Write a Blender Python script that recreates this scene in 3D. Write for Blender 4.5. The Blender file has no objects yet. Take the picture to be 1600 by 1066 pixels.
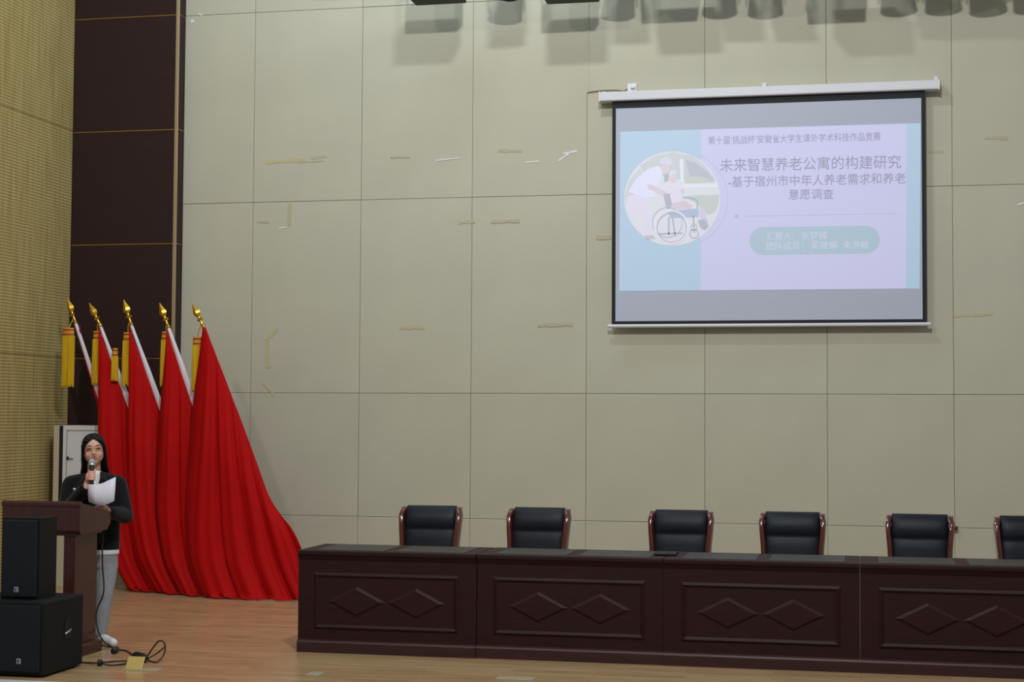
import bpy, bmesh, math, random
from mathutils import Vector, Matrix
random.seed(7)
SC = bpy.context.scene
C = SC.collection
PI = math.pi

# ------------------------------------------------------------------ camera
FPX = 2531.9                      # focal length in pixels of the 1600 px wide frame
YAW, PITCH, ROLL = 0.211921, 0.0475117, 0.0056469
CAMH = 1.77
def cam_axes():
    cy, sy = math.cos(YAW), math.sin(YAW); cp, sp = math.cos(PITCH), math.sin(PITCH)
    fwd = Vector((-sy*cp, cy*cp, sp)); r0 = Vector((cy, sy, 0)); u0 = r0.cross(fwd)
    cr, sr = math.cos(ROLL), math.sin(ROLL)
    return r0*cr + u0*sr, u0*cr - r0*sr, fwd
RIGHT, UP, FWD = cam_axes()
cam = bpy.data.cameras.new('camera'); cam.sensor_width = 36; cam.sensor_fit = 'HORIZONTAL'
cam.lens = FPX/1600*36; cam.clip_end = 200
camo = bpy.data.objects.new('camera', cam); C.objects.link(camo)
M3 = Matrix((RIGHT, UP, -FWD)).transposed()
camo.matrix_world = Matrix.Translation((0, 0, CAMH)) @ M3.to_4x4()
SC.camera = camo
def U(px, py, Y):                 # photo pixel -> world point on the plane at depth Y
    d = FWD + RIGHT*((px-800)/FPX) - UP*((py-533)/FPX)
    p = d*(Y/d.y); p.z += CAMH; return p

# ------------------------------------------------------------------ world, lamps, exposure
w = bpy.data.worlds.new('hall_air'); SC.world = w; w.use_nodes = True
w.node_tree.nodes['Background'].inputs[0].default_value = (0.93, 0.97, 1.0, 1)
w.node_tree.nodes['Background'].inputs[1].default_value = 0.26
def area(name, loc, target, sx, sy, power, col=(1, 1, 1)):
    l = bpy.data.lights.new(name, 'AREA'); l.shape = 'RECTANGLE'; l.size = sx; l.size_y = sy; l.energy = power; l.color = col
    o = bpy.data.objects.new(name, l); C.objects.link(o); o.location = loc
    o.rotation_euler = (Vector(target)-Vector(loc)).to_track_quat('-Z', 'Y').to_euler(); return o
area('hall_ceiling_lamp', (-0.8, 6.0, 8.6), (-2.0, 16.2, 1.8), 0.5, 0.3, 470, (0.97, 0.99, 1.0))
area('hall_ceiling_lamp', (-6.2, 5.6, 8.6), (-4.0, 16.2, 1.6), 0.55, 0.35, 120, (0.97, 0.99, 1.0))
area('stage_front_lamp', (-2.6, 12.3, 8.5), (-3.0, 16.2, 4.5), 0.5, 0.2, 95, (0.86, 0.95, 1.0))
area('stage_top_lamp', (-4.2, 14.3, 8.9), (-4.6, 16.2, 3.5), 4.0, 0.4, 75, (0.66, 0.86, 1.0))
SC.view_settings.view_transform = 'Standard'; SC.view_settings.look = 'None'
SC.view_settings.exposure = 0.0; SC.view_settings.gamma = 1.0; SC.view_settings.use_curve_mapping = False

# ------------------------------------------------------------------ materials
def srgb(r, g, b):
    f = lambda c: (c/255/12.92) if c/255 <= 0.04045 else ((c/255+0.055)/1.055)**2.4
    return (f(r), f(g), f(b), 1)
MATS = {}
def mat(name, col, rough=0.6, metal=0.0, noise=0.0, nscale=8.0, stretch=(1, 1, 1), bump=0.0, bscale=60.0, spec=0.5, emit=None, estr=0.0, coat=0.0, sheen=0.0):
    m = bpy.data.materials.new(name); m.use_nodes = True; nt = m.node_tree; b = nt.nodes['Principled BSDF']
    b.inputs['Base Color'].default_value = col; b.inputs['Roughness'].default_value = rough; b.inputs['Metallic'].default_value = metal
    b.inputs['Specular IOR Level'].default_value = spec; b.inputs['Coat Weight'].default_value = coat; b.inputs['Sheen Weight'].default_value = sheen
    tc = nt.nodes.new('ShaderNodeTexCoord'); mp = nt.nodes.new('ShaderNodeMapping'); mp.inputs['Scale'].default_value = stretch
    nt.links.new(tc.outputs['Object'], mp.inputs['Vector'])
    if noise > 0:
        n = nt.nodes.new('ShaderNodeTexNoise'); n.inputs['Scale'].default_value = nscale; n.inputs['Detail'].default_value = 6
        nt.links.new(mp.outputs[0], n.inputs['Vector'])
        r = nt.nodes.new('ShaderNodeValToRGB'); e = r.color_ramp.elements
        e[0].position = 0.3; e[1].position = 0.7
        e[0].color = tuple(c*(1-noise) for c in col[:3])+(1,); e[1].color = tuple(min(1, c*(1+noise)) for c in col[:3])+(1,)
        nt.links.new(n.outputs['Fac'], r.inputs['Fac']); nt.links.new(r.outputs['Color'], b.inputs['Base Color'])
    if bump > 0:
        n2 = nt.nodes.new('ShaderNodeTexNoise'); n2.inputs['Scale'].default_value = bscale; n2.inputs['Detail'].default_value = 3
        nt.links.new(mp.outputs[0], n2.inputs['Vector'])
        bp = nt.nodes.new('ShaderNodeBump'); bp.inputs['Strength'].default_value = bump; bp.inputs['Distance'].default_value = 0.004
        nt.links.new(n2.outputs['Fac'], bp.inputs['Height']); nt.links.new(bp.outputs['Normal'], b.inputs['Normal'])
    if emit:
        b.inputs['Emission Color'].default_value = emit; b.inputs['Emission Strength'].default_value = estr
    MATS[name] = m; return m
mat('wall_fabric', srgb(190, 186, 166), 0.9, noise=0.035, nscale=1.3, bump=0.15, bscale=300, spec=0.2)
mat('wall_joint', srgb(138, 124, 92), 0.9)
mat('tape_yellow', srgb(190, 180, 142), 0.6, noise=0.05, nscale=30)
mat('tape_clear', srgb(226, 228, 226), 0.25)
mat('tape_brown', srgb(182, 174, 148), 0.8, noise=0.04, nscale=30)
mat('pilaster', srgb(44, 24, 25), 0.55, noise=0.12, nscale=3, stretch=(1, 1, 8), spec=0.3)
mat('brass', srgb(176, 140, 70), 0.4, metal=0.6)
mat('champagne', srgb(172, 152, 118), 0.4, metal=0.4)
mat('gold', srgb(226, 178, 70), 0.24, metal=1.0)
mat('pole', srgb(190, 150, 70), 0.35, metal=0.8)
mat('flag_red', srgb(182, 8, 10), 0.75, noise=0.05, nscale=5, bump=0.1, bscale=250, spec=0.15)
mat('sleeve', srgb(222, 212, 222), 0.8)
mat('tassel', srgb(214, 172, 20), 0.65, noise=0.25, nscale=60, stretch=(1, 1, 0.03))
mat('tassel_band', srgb(206, 150, 40), 0.6)
mat('tassel_red', srgb(170, 24, 20), 0.7)
mat('desk_wood', srgb(42, 14, 13), 0.6, noise=0.22, nscale=5, stretch=(1, 6, 9), spec=0.28)
mat('desk_plinth', srgb(54, 24, 22), 0.42, noise=0.2, nscale=5, stretch=(1, 6, 9))
mat('desk_pad', srgb(48, 44, 42), 0.5, bump=0.1)
mat('leather', srgb(20, 24, 31), 0.46, noise=0.1, nscale=12, bump=0.35, bscale=160, spec=0.22)
mat('chair_wood', srgb(88, 34, 24), 0.22, noise=0.25, nscale=10, stretch=(5, 5, 0.6), coat=0.5)
mat('lectern_wood', srgb(66, 28, 23), 0.4, noise=0.2, nscale=4, stretch=(6, 6, 1), coat=0.1)
mat('speaker_black', srgb(19, 20, 22), 0.7, bump=0.5, bscale=400, spec=0.25)
mat('grille', srgb(21, 24, 28), 0.6, bump=0.8, bscale=500, spec=0.28)
mat('deep_black', srgb(10, 10, 11), 0.6)
mat('silver', srgb(200, 202, 205), 0.3, metal=0.7)
mat('white_metal', srgb(212, 212, 216), 0.45)
mat('white_plastic', srgb(222, 222, 224), 0.4)
mat('cabinet_beige', srgb(190, 178, 152), 0.5)
mat('screen_cloth', srgb(184, 189, 204), 0.8)
mat('screen_border', srgb(9, 10, 15), 0.7)
mat('coat', srgb(13, 13, 17), 0.85, noise=0.2, nscale=40, spec=0.2, sheen=0.1)
mat('trousers', srgb(150, 150, 154), 0.85, noise=0.1, nscale=30, spec=0.2)
mat('shirt', srgb(232, 230, 232), 0.8)
mat('shoe', srgb(226, 224, 230), 0.6)
mat('shoe_sole', srgb(190, 188, 190), 0.7)
mat('skin', srgb(214, 160, 136), 0.55, noise=0.05, nscale=12)
mat('hair', srgb(14, 11, 12), 0.6, spec=0.25, noise=0.3, nscale=50, stretch=(1, 1, 0.1))
mat('lips', srgb(160, 72, 70), 0.5)
mat('mouth_dark', srgb(70, 26, 26), 0.6)
mat('mic_mesh', srgb(170, 182, 192), 0.4, metal=0.6, bump=0.8, bscale=500)
mat('mic_body', srgb(22, 26, 32), 0.4)
mat('paper', srgb(226, 222, 232), 0.8)
mat('cable', srgb(18, 18, 22), 0.5)
mat('brass_lid', srgb(196, 172, 96), 0.4, metal=0.3)
mat('steel_plate', srgb(178, 166, 138), 0.45, metal=0.2)
mat('fixture', srgb(20, 20, 22), 0.6)
mat('nosing', srgb(206, 206, 210), 0.5)

def wood_floor():
    m = mat('stage_wood', srgb(176, 138, 100), 0.3, spec=0.5); nt = m.node_tree; b = nt.nodes['Principled BSDF']
    tc = nt.nodes.new('ShaderNodeTexCoord'); mp = nt.nodes.new('ShaderNodeMapping'); mp.inputs['Scale'].default_value = (0.8, 9, 1)
    nt.links.new(tc.outputs['Object'], mp.inputs['Vector'])
    n = nt.nodes.new('ShaderNodeTexNoise'); n.inputs['Scale'].default_value = 2.2; n.inputs['Detail'].default_value = 8; n.inputs['Roughness'].default_value = 0.65
    nt.links.new(mp.outputs[0], n.inputs['Vector'])
    br = nt.nodes.new('ShaderNodeTexBrick'); br.inputs['Scale'].default_value = 1.0; br.inputs['Brick Width'].default_value = 1.2; br.inputs['Row Height'].default_value = 0.12
    br.inputs['Mortar Size'].default_value = 0.0015; br.inputs['Color1'].default_value = srgb(192, 163, 124); br.inputs['Color2'].default_value = srgb(180, 150, 112); br.inputs['Mortar'].default_value = srgb(150, 120, 86)
    nt.links.new(tc.outputs['Object'], br.inputs['Vector'])
    r = nt.nodes.new('ShaderNodeValToRGB'); e = r.color_ramp.elements; e[0].position = .3; e[1].position = .72
    e[0].color = (0.62, 0.58, 0.52, 1); e[1].color = (1.12, 1.1, 1.05, 1)
    nt.links.new(n.outputs['Fac'], r.inputs['Fac'])
    mx = nt.nodes.new('ShaderNodeMix'); mx.data_type = 'RGBA'; mx.blend_type = 'MULTIPLY'; mx.inputs[0].default_value = 1.0
    nt.links.new(br.outputs['Color'], mx.inputs[6]); nt.links.new(r.outputs['Color'], mx.inputs[7]); nt.links.new(mx.outputs[2], b.inputs['Base Color'])
    b.inputs['Roughness'].default_value = 0.27
wood_floor()
def perforated():
    m = mat('acoustic_wood', srgb(176, 150, 96), 0.6, spec=0.3); nt = m.node_tree; b = nt.nodes['Principled BSDF']
    tc = nt.nodes.new('ShaderNodeTexCoord'); mp = nt.nodes.new('ShaderNodeMapping'); mp.inputs['Scale'].default_value = (1, 14, 1.2)
    nt.links.new(tc.outputs['Object'], mp.inputs['Vector'])
    n = nt.nodes.new('ShaderNodeTexNoise'); n.inputs['Scale'].default_value = 1.6; n.inputs['Detail'].default_value = 6
    nt.links.new(mp.outputs[0], n.inputs['Vector'])
    r = nt.nodes.new('ShaderNodeValToRGB'); e = r.color_ramp.elements; e[0].position = .3; e[1].position = .7
    e[0].color = srgb(170, 150, 94); e[1].color = srgb(196, 176, 118)
    nt.links.new(n.outputs['Fac'], r.inputs['Fac'])
    sx = nt.nodes.new('ShaderNodeSeparateXYZ'); nt.links.new(tc.outputs['Object'], sx.inputs[0])
    def wave(sock, per, th):
        a = nt.nodes.new('ShaderNodeMath'); a.operation = 'MULTIPLY'; a.inputs[1].default_value = 2*PI/per; nt.links.new(sock, a.inputs[0])
        s = nt.nodes.new('ShaderNodeMath'); s.operation = 'SINE'; nt.links.new(a.outputs[0], s.inputs[0])
        g = nt.nodes.new('ShaderNodeMath'); g.operation = 'GREATER_THAN'; g.inputs[1].default_value = th; nt.links.new(s.outputs[0], g.inputs[0]); return g
    gz = wave(sx.outputs[2], 0.032, 0.35); gy = wave(sx.outputs[1], 0.032, -0.3)
    ml = nt.nodes.new('ShaderNodeMath'); ml.operation = 'MULTIPLY'; nt.links.new(gz.outputs[0], ml.inputs[0]); nt.links.new(gy.outputs[0], ml.inputs[1])
    mx = nt.nodes.new('ShaderNodeMix'); mx.data_type = 'RGBA'; nt.links.new(ml.outputs[0], mx.inputs[0]); nt.links.new(r.outputs['Color'], mx.inputs[6]); mx.inputs[7].default_value = srgb(116, 94, 52)
    nt.links.new(mx.outputs[2], b.inputs['Base Color'])
perforated()

# ------------------------------------------------------------------ mesh helpers
class MB:
    def __init__(s): s.v = []; s.f = []
    def add(s, vs, fs):
        o = len(s.v); s.v += [tuple(v) for v in vs]; s.f += [tuple(i+o for i in f) for f in fs]; return s
    def box(s, x0, x1, y0, y1, z0, z1, ch=0.0):
        if ch <= 0:
            vs = [(x, y, z) for z in (z0, z1) for y in (y0, y1) for x in (x0, x1)]
            return s.add(vs, [(0, 2, 3, 1), (4, 5, 7, 6), (0, 1, 5, 4), (2, 6, 7, 3), (0, 4, 6, 2), (1, 3, 7, 5)])
        bm = bmesh.new(); bmesh.ops.create_cube(bm, size=1.0)
        for v in bm.verts:
            v.co = Vector(((x0+x1)/2+v.co.x*(x1-x0), (y0+y1)/2+v.co.y*(y1-y0), (z0+z1)/2+v.co.z*(z1-z0)))
        bmesh.ops.bevel(bm, geom=bm.edges[:], offset=ch, segments=2, affect='EDGES', profile=0.5)
        bm.verts.index_update(); s.add([v.co for v in bm.verts], [[v.index for v in f.verts] for f in bm.faces]); bm.free(); return s
    def rings(s, rings, cap=True, closed=True):
        n = len(rings[0]); vs = [p for r in rings for p in r]; fs = []
        for i in range(len(rings)-1):
            for j in range(n if closed else n-1):
                k = (j+1) % n; fs.append((i*n+j, i*n+k, (i+1)*n+k, (i+1)*n+j))
        if cap: fs.append(tuple(range(n-1, -1, -1))); fs.append(tuple((len(rings)-1)*n+j for j in range(n)))
        return s.add(vs, fs)
    def tube(s, pts, r, n=8):
        pts = [Vector(p) for p in pts]; R = []
        ref = Vector((0.3, 0.2, 1)).normalized()
        for i, p in enumerate(pts):
            t = (pts[min(i+1, len(pts)-1)]-pts[max(i-1, 0)]).normalized()
            a = t.cross(ref)
            if a.length < 1e-3: a = t.cross(Vector((1, 0, 0)))
            a.normalize(); b = t.cross(a); rr = r[i] if isinstance(r, (list, tuple)) else r
            R.append([p+(a*math.cos(2*PI*k/n)+b*math.sin(2*PI*k/n))*rr for k in range(n)])
        return s.rings(R)
    def capsule(s, a, b, ra, rb, n=14):          # tapered limb with round ends
        a = Vector(a); b = Vector(b); t = (b-a); L = t.length; t.normalize()
        u = t.cross(Vector((0.13, 0.2, 0.97)));
        if u.length < 1e-2: u = t.cross(Vector((1, 0, 0)))
        u.normalize(); v = t.cross(u); R = []
        for k in range(5): th = -PI/2+0.15+(PI/2-0.15)*k/4; R.append((a+t*(ra*math.sin(th)), ra*math.cos(th)))
        for k in range(5): th = (PI/2-0.15)*k/4; R.append((b+t*(rb*math.sin(th)), rb*math.cos(th)))
        return s.rings([[c+(u*math.cos(2*PI*j/n)+v*math.sin(2*PI*j/n))*r for j in range(n)] for c, r in R])
    def ell(s, c, r, rot=None, n=18, m=12):
        c = Vector(c); R = []
        for i in range(m+1):
            th = -PI/2+0.06+(PI-0.12)*i/m; ring = []
            for j in range(n):
                p = Vector((r[0]*math.cos(th)*math.cos(2*PI*j/n), r[1]*math.cos(th)*math.sin(2*PI*j/n), r[2]*math.sin(th)))
                ring.append(c+(rot @ p if rot else p))
            R.append(ring)
        return s.rings(R)
    def lathe(s, prof, origin, axis, n=16, flat=1.0):   # prof: (distance along axis, radius)
        o = Vector(origin); t = Vector(axis).normalized(); u = t.cross(Vector((0, 1, 0))).normalized(); v = t.cross(u)
        return s.rings([[o+t*d+(u*math.cos(2*PI*j/n)+v*(math.sin(2*PI*j/n)*flat))*max(r, 1e-4) for j in range(n)] for d, r in prof])
    def prism(s, poly, y0, y1):                   # polygon in (x, z) extruded along y
        n = len(poly); vs = [(x, y0, z) for x, z in poly]+[(x, y1, z) for x, z in poly]
        fs = [tuple(range(n)), tuple(range(2*n-1, n-1, -1))]+[(i, i+n, (i+1) % n+n, (i+1) % n) for i in range(n)]
        return s.add(vs, fs)
    def prismx(s, poly, x0, x1):                  # polygon in (y, z) extruded along x
        n = len(poly); vs = [(x0, y, z) for y, z in poly]+[(x1, y, z) for y, z in poly]
        fs = [tuple(range(n)), tuple(range(2*n-1, n-1, -1))]+[(i, i+n, (i+1) % n+n, (i+1) % n) for i in range(n)]
        return s.add(vs, fs)
    def mesh(s, name, smooth=False):
        me = bpy.data.meshes.new(name); me.from_pydata(s.v, [], s.f); me.update()
        bm = bmesh.new(); bm.from_mesh(me); bmesh.ops.recalc_face_normals(bm, faces=bm.faces); bm.to_mesh(me); bm.free()
        if smooth:
            me.shade_smooth()
        return me
    def build(s, name, m, parent=None, smooth=False, auto=False):
        me = s.mesh(name, smooth); me.materials.append(MATS[m] if isinstance(m, str) else m)
        o = bpy.data.objects.new(name, me); C.objects.link(o)
        if parent: o.parent = parent
        if auto:
            me.set_sharp_from_angle(angle=math.radians(40))
        return o
def tag(o, label, cat, group=None):
    o['label'] = label; o['category'] = cat
    if group: o['group'] = group
    return o
def struct(o): o['kind'] = 'structure'; return o
def empty(name, loc=(0, 0, 0), rz=0):
    o = bpy.data.objects.new(name, None); C.objects.link(o); o.location = loc; o.rotation_euler = (0, 0, rz); o.empty_display_size = 0.1; return o
def copy_tree(o, parent=None):
    c = o.copy(); C.objects.link(c); c.parent = parent
    for ch in list(o.children): copy_tree(ch, c)
    return c
def remesh(mb, name, m, parent=None, voxel=0.008, smooth=4, dec=None):
    me = mb.mesh(name); o = bpy.data.objects.new(name, me); C.objects.link(o)
    r = o.modifiers.new('r', 'REMESH'); r.mode = 'VOXEL'; r.voxel_size = voxel
    sm = o.modifiers.new('s', 'SMOOTH'); sm.factor = 0.5; sm.iterations = smooth
    bpy.context.view_layer.update(); dg = bpy.context.evaluated_depsgraph_get()
    me2 = bpy.data.meshes.new_from_object(o.evaluated_get(dg)); o.modifiers.clear(); o.data = me2
    bpy.data.meshes.remove(me); me2.name = name; me2.materials.clear(); me2.materials.append(MATS[m]); me2.shade_smooth()
    if parent: o.parent = parent
    return o
def cat_rom(P, n=8):
    P = [Vector(p) for p in P]; P = [P[0]*2-P[1]]+P+[P[-1]*2-P[-2]]; out = []
    for i in range(1, len(P)-2):
        for k in range(n):
            t = k/n; a, b, c, d = P[i-1], P[i], P[i+1], P[i+2]
            out.append(0.5*((2*b)+(c-a)*t+(2*a-5*b+4*c-d)*t*t+(3*b-a-3*c+d)*t**3))
    out.append(P[-2]); return out

# ================================================================== SETTING
D = 16.2                 # back wall
XW0, PW = -6.314, 1.1993 # first seam, panel width
ROWS = [0.0, 0.7395, 2.0215, 4.048, 6.092, 8.1]
XPIL, YPIL, XL = -7.115, 16.06, -8.34
EDGE = 10.02             # stage front edge
XR = 4.5
fl = struct(MB().box(XL-0.1, XR, EDGE, D+0.1, -0.12, 0.0).build('floor', 'stage_wood'))
struct(MB().box(XL-0.1, XR, EDGE-0.05, EDGE, -0.9, -0.002, 0.008).build('trim_1', 'nosing'))
wb = struct(MB().box(XPIL, XR, D+0.012, D+0.12, 0, 8.1).build('wall_back', 'wall_joint'))
cols = [XPIL]+[XW0+k*PW for k in range(0, 9)]
cache = {}
def panel(parent, x0, x1, z0, z1, g=0.004):
    key = (round(x1-x0, 4), round(z1-z0, 4)); w_, h_ = x1-x0, z1-z0
    if key not in cache:
        cache[key] = MB().box(g/2, w_-g/2, 0, 0.025, g/2, h_-g/2, 0.0025).mesh('panel'); cache[key].materials.append(MATS['wall_fabric'])
    o = bpy.data.objects.new('panel', cache[key]); C.objects.link(o); o.location = (x0, D+random.uniform(-0.0015, 0.0015), z0); o.parent = parent
for i in range(len(cols)-1):
    for j in range(len(ROWS)-1):
        panel(wb, cols[i], cols[i+1], ROWS[j], ROWS[j+1], 0.004 if j != 0 else 0.0025)
# old tape residue left on the wall panels (photo pixel outlines unprojected onto the wall)
def patch(poly, m, name='tape_mark', dy=0.004):
    mb = MB(); pts = [U(x, y, D-dy) for x, y in poly]; n = len(pts)
    mb.add([tuple(p) for p in pts]+[(p.x, D+0.003, p.z) for p in pts], [tuple(range(n))]+[(i, (i+1) % n, (i+1) % n+n, i+n) for i in range(n)])
    return mb.build(name, m, wb)
def strip(x0, y0, x1, y1, wd, m, n=9):
    dx, dy = x1-x0, y1-y0; L = math.hypot(dx, dy); nx, ny = -dy/L, dx/L; a, b = [], []
    for i in range(n+1):
        t = i/n; r1 = wd/2*random.uniform(0.6, 1.15); r2 = wd/2*random.uniform(0.6, 1.15)
        a.append((x0+dx*t+nx*r1, y0+dy*t+ny*r1)); b.append((x0+dx*t-nx*r2, y0+dy*t-ny*r2))
    patch(a+b[::-1], m)
strip(415, 254, 478, 249, 6, 'tape_yellow'); strip(486, 247, 510, 244, 5, 'tape_brown'); strip(466, 254, 506, 251, 2.5, 'tape_brown')
strip(453, 315, 452, 352, 6, 'tape_brown'); strip(402, 346, 420, 347, 5, 'tape_brown')
strip(624, 512, 663, 511, 7, 'tape_yellow'); strip(840, 508, 895, 507, 6, 'tape_brown'); strip(716, 348, 742, 346, 5, 'tape_brown'); strip(767, 346, 812, 345, 6, 'tape_brown')
strip(778, 235, 815, 235, 6, 'tape_brown'); strip(610, 245, 640, 245, 4, 'tape_brown')
strip(434, 512, 416, 532, 6, 'tape_yellow'); strip(417, 535, 419, 575, 8, 'tape_yellow'); strip(412, 598, 428, 618, 5, 'tape_yellow')
strip(873, 251, 893, 237, 2.5, 'tape_clear'); strip(880, 240, 902, 236, 3, 'tape_clear'); strip(820, 254, 842, 252, 2, 'tape_clear'); strip(680, 251, 718, 247, 1.6, 'tape_clear')
strip(1490, 493, 1550, 490, 6, 'tape_yellow'); strip(1539, 215, 1575, 216, 6, 'tape_brown'); strip(1450, 237, 1475, 237, 4, 'tape_brown'); strip(1590, 320, 1600, 317, 3, 'tape_clear')
strip(931, 371, 955, 371, 8, 'tape_brown'); strip(298, 34, 303, 32, 5, 'tape_clear'); strip(309, 21, 316, 24, 2, 'tape_clear'); strip(436, 357, 447, 355, 2, 'tape_clear')
# dark pilaster
pl = struct(MB().box(XL, XPIL-0.004, YPIL+0.012, D+0.1, 0, 8.1).build('wall_pilaster', 'brass'))
PZ = [0, 1.16, 2.386, 3.612, 4.839, 6.078, 7.3, 8.1]
for j in range(len(PZ)-1):
    MB().box(XL+0.004, XPIL-0.045, YPIL, YPIL+0.02, PZ[j]+0.007, PZ[j+1]-0.007, 0.002).build('panel', 'pilaster', pl)
    MB().box(XPIL-0.015, XPIL, YPIL+0.012, D, PZ[j]+0.005, PZ[j+1]-0.005, 0.002).build('side_panel', 'pilaster', pl)
MB().box(XPIL-0.043, XPIL-0.006, YPIL-0.012, YPIL+0.014, 0, 8.1, 0.004).build('corner_strip', 'champagne', pl)
# acoustic side wall
wl = struct(MB().box(XL-0.12, XL-0.022, 8.0, YPIL+0.1, 0, 8.1).build('wall_left', 'wall_joint'))
LY = [YPIL-0.002-1.19*k for k in range(0, 7)]
LZ = [0, 2.389, 4.855, 7.3, 8.1]
for i in range(len(LY)-1):
    for j in range(len(LZ)-1):
        MB().box(XL-0.02, XL, LY[i+1]+0.002, LY[i]-0.002, LZ[j]+0.003, LZ[j+1]-0.003, 0.002).build('panel', 'acoustic_wood', wl)

# ================================================================== PROJECTION SCREEN
YS = D-0.10
scr = empty('projection_screen', (-0.9, YS, 2.68)); tag(scr, 'white pull-down projection screen with black border showing a slide', 'screen')
def sb(name, m, x0, x1, z0, z1, y0, y1, ch=0.0, parent=None):
    mb = MB().box(x0, x1, y0, y1, z0, z1, ch); par = parent or scr
    mb.v = [(x+0.9, y-YS, z-2.68) for x, y, z in mb.v]; return mb.build(name, m, par)
sb('casing', 'white_metal', -2.565, 0.757, 4.972, 5.066, YS-0.05, D-0.012, 0.012)
sb('end_cap', 'white_plastic', -2.572, -2.556, 4.968, 5.07, YS-0.054, D-0.01, 0.004)
sb('end_cap', 'white_plastic', 0.748, 0.764, 4.968, 5.07, YS-0.054, D-0.01, 0.004)
sb('bracket', 'white_metal', 0.715, 0.752, 5.066, 5.118, D-0.05, D-0.002, 0.004)
sb('bracket', 'white_metal', -2.556, -2.52, 5.066, 5.09, D-0.05, D-0.002, 0.004)
sb('bracket', 'white_metal', -0.945, -0.9, 5.066, 5.12, D-0.04, D-0.002, 0.006)
X0, X1, Z0, Z1 = -2.44, 0.627, 2.715, 4.975     # black masking
W0, W1, V0, V1 = -2.403, 0.59, 2.747, 4.90      # white field
def flat(name, m, x0, x1, z0, z1, y, parent=None): return sb(name, m, x0, x1, z0, z1, y, y+0.001, 0, parent)
flat('border', 'screen_border', X0, W0, Z0, Z1, YS); flat('border', 'screen_border', W1, X1, Z0, Z1, YS)
flat('border', 'screen_border', W0, W1, Z0, V0, YS); flat('border', 'screen_border', W0, W1, V1, Z1, YS)
flat('screen_fabric', 'screen_cloth', W0, W1, V0, V1, YS)
mb = MB().tube([(-2.478, YS, 2.698), (0.665, YS, 2.698)], 0.018, 12); mb.v = [(x+0.9, y-YS, z-2.68) for x, y, z in mb.v]; mb.build('weight_bar', 'white_metal', scr, True, True)
# the projected slide: light thrown on the cloth, so it glows a little
def glow(name, col, k=0.55):
    c = srgb(*col); return mat(name, srgb(206, 210, 222), 0.8, emit=c, estr=k)
# slide colours (light added by the projector)
GL = {}
def G(col, k=0.34):
    key = (col, k)
    if key not in GL:
        c = srgb(*col); GL[key] = mat('slide_%d_%d_%d' % col, srgb(190, 195, 208), 0.8, emit=c, estr=k)
    return GL[key]
LAYER = [0]
def poly_part(name, pts, m, parent, px=True, lay=None):
    LAYER[0] += 1; y = -0.0012-0.0004*(lay if lay is not None else LAYER[0])
    vs = []
    for p in pts:
        q = U(p[0], p[1], YS) if px else Vector((p[0], 0, p[1])); vs.append((q.x+0.9, y, q.z-2.68))
    me = bpy.data.meshes.new(name); me.from_pydata(vs, [], [tuple(range(len(vs)))]); me.update()
    if me.polygons[0].normal.y > 0: me.flip_normals()
    me.materials.append(m); o = bpy.data.objects.new(name, me); C.objects.link(o); o.parent = parent; return o
LILAC, TEAL = (200, 186, 250), (120, 186, 220)
slide = poly_part('projected_slide', [(969.5, 206), (1438.5, 192.5), (1437, 451), (967.5, 455)], G(LILAC), scr)
poly_part('teal_panel', [(969.5, 206), (1095, 202.4), (1095, 453.9), (967.5, 455)], G(TEAL), slide, lay=2)
poly_part('teal_panel', [(1416, 193.2), (1438.5, 192.5), (1437, 451), (1415.5, 451.3)], G(TEAL), slide, lay=2)
CX, CY, CR = 1050.5, 310.5, 74.5
def circ(cx, cy, rx, ry, n=48, a0=0, a1=2*PI): return [(cx+rx*math.cos(a0+(a1-a0)*i/n), cy+ry*math.sin(a0+(a1-a0)*i/n)) for i in range(n)]
def ringpart(name, cx, cy, rx, ry, wd, m, parent, lay, a0=0, a1=2*PI, n=48):
    vs, fs = [], []
    y = -0.0012-0.0004*lay
    for i in range(n+1):
        a = a0+(a1-a0)*i/n
        for k in (-.5, .5):
            q = U(cx+(rx+k*wd)*math.cos(a), cy+(ry+k*wd)*math.sin(a), YS); vs.append((q.x+0.9, y, q.z-2.68))
    fs = [(2*i, 2*i+1, 2*i+3, 2*i+2) for i in range(n)]
    me = bpy.data.meshes.new(name); me.from_pydata(vs, [], fs); me.update()
    me.materials.append(m); o = bpy.data.objects.new(name, me); C.objects.link(o); o.parent = parent; return o
ringpart('outline_arc', 1062, 311, 75, 75, 0.9, G((170, 178, 205), 0.2), slide, 3, -1.15, 1.2)
poly_part('picture', circ(CX, CY, 75, 73.5), G((226, 218, 214), 0.4), slide, lay=4)
def pp(pts, col, k, lay):        # picture pieces given in the zoomed picture's own pixels
    return poly_part('picture_piece', [(960+x*200/1015, 190+y*210/1066) for x, y in pts], G(col, k), slide, lay=lay)
pp([(200, 350), (330, 270), (470, 243), (620, 275), (720, 350), (790, 440), (800, 480), (560, 470), (380, 430), (240, 420)], (206, 206, 176), 0.3, 5)
pp([(560, 300), (650, 330), (740, 400), (795, 470), (690, 480), (600, 440)], (176, 176, 176), 0.22, 6)
pp([(560, 430), (700, 440), (800, 485), (560, 490)], (206, 206, 150), 0.28, 7)
pp([(80, 600), (110, 480), (200, 370), (230, 420), (160, 640), (90, 660)], (214, 206, 186), 0.32, 5)
pp([(540, 500), (815, 500), (820, 520), (540, 525)], (232, 222, 240), 0.45, 6); pp([(560, 590), (832, 580), (825, 660), (800, 720), (740, 740), (660, 660)], (200, 204, 160), 0.28, 6)
pp([(520, 300), (545, 295), (550, 480), (525, 480)], (236, 228, 240), 0.45, 8)
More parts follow.
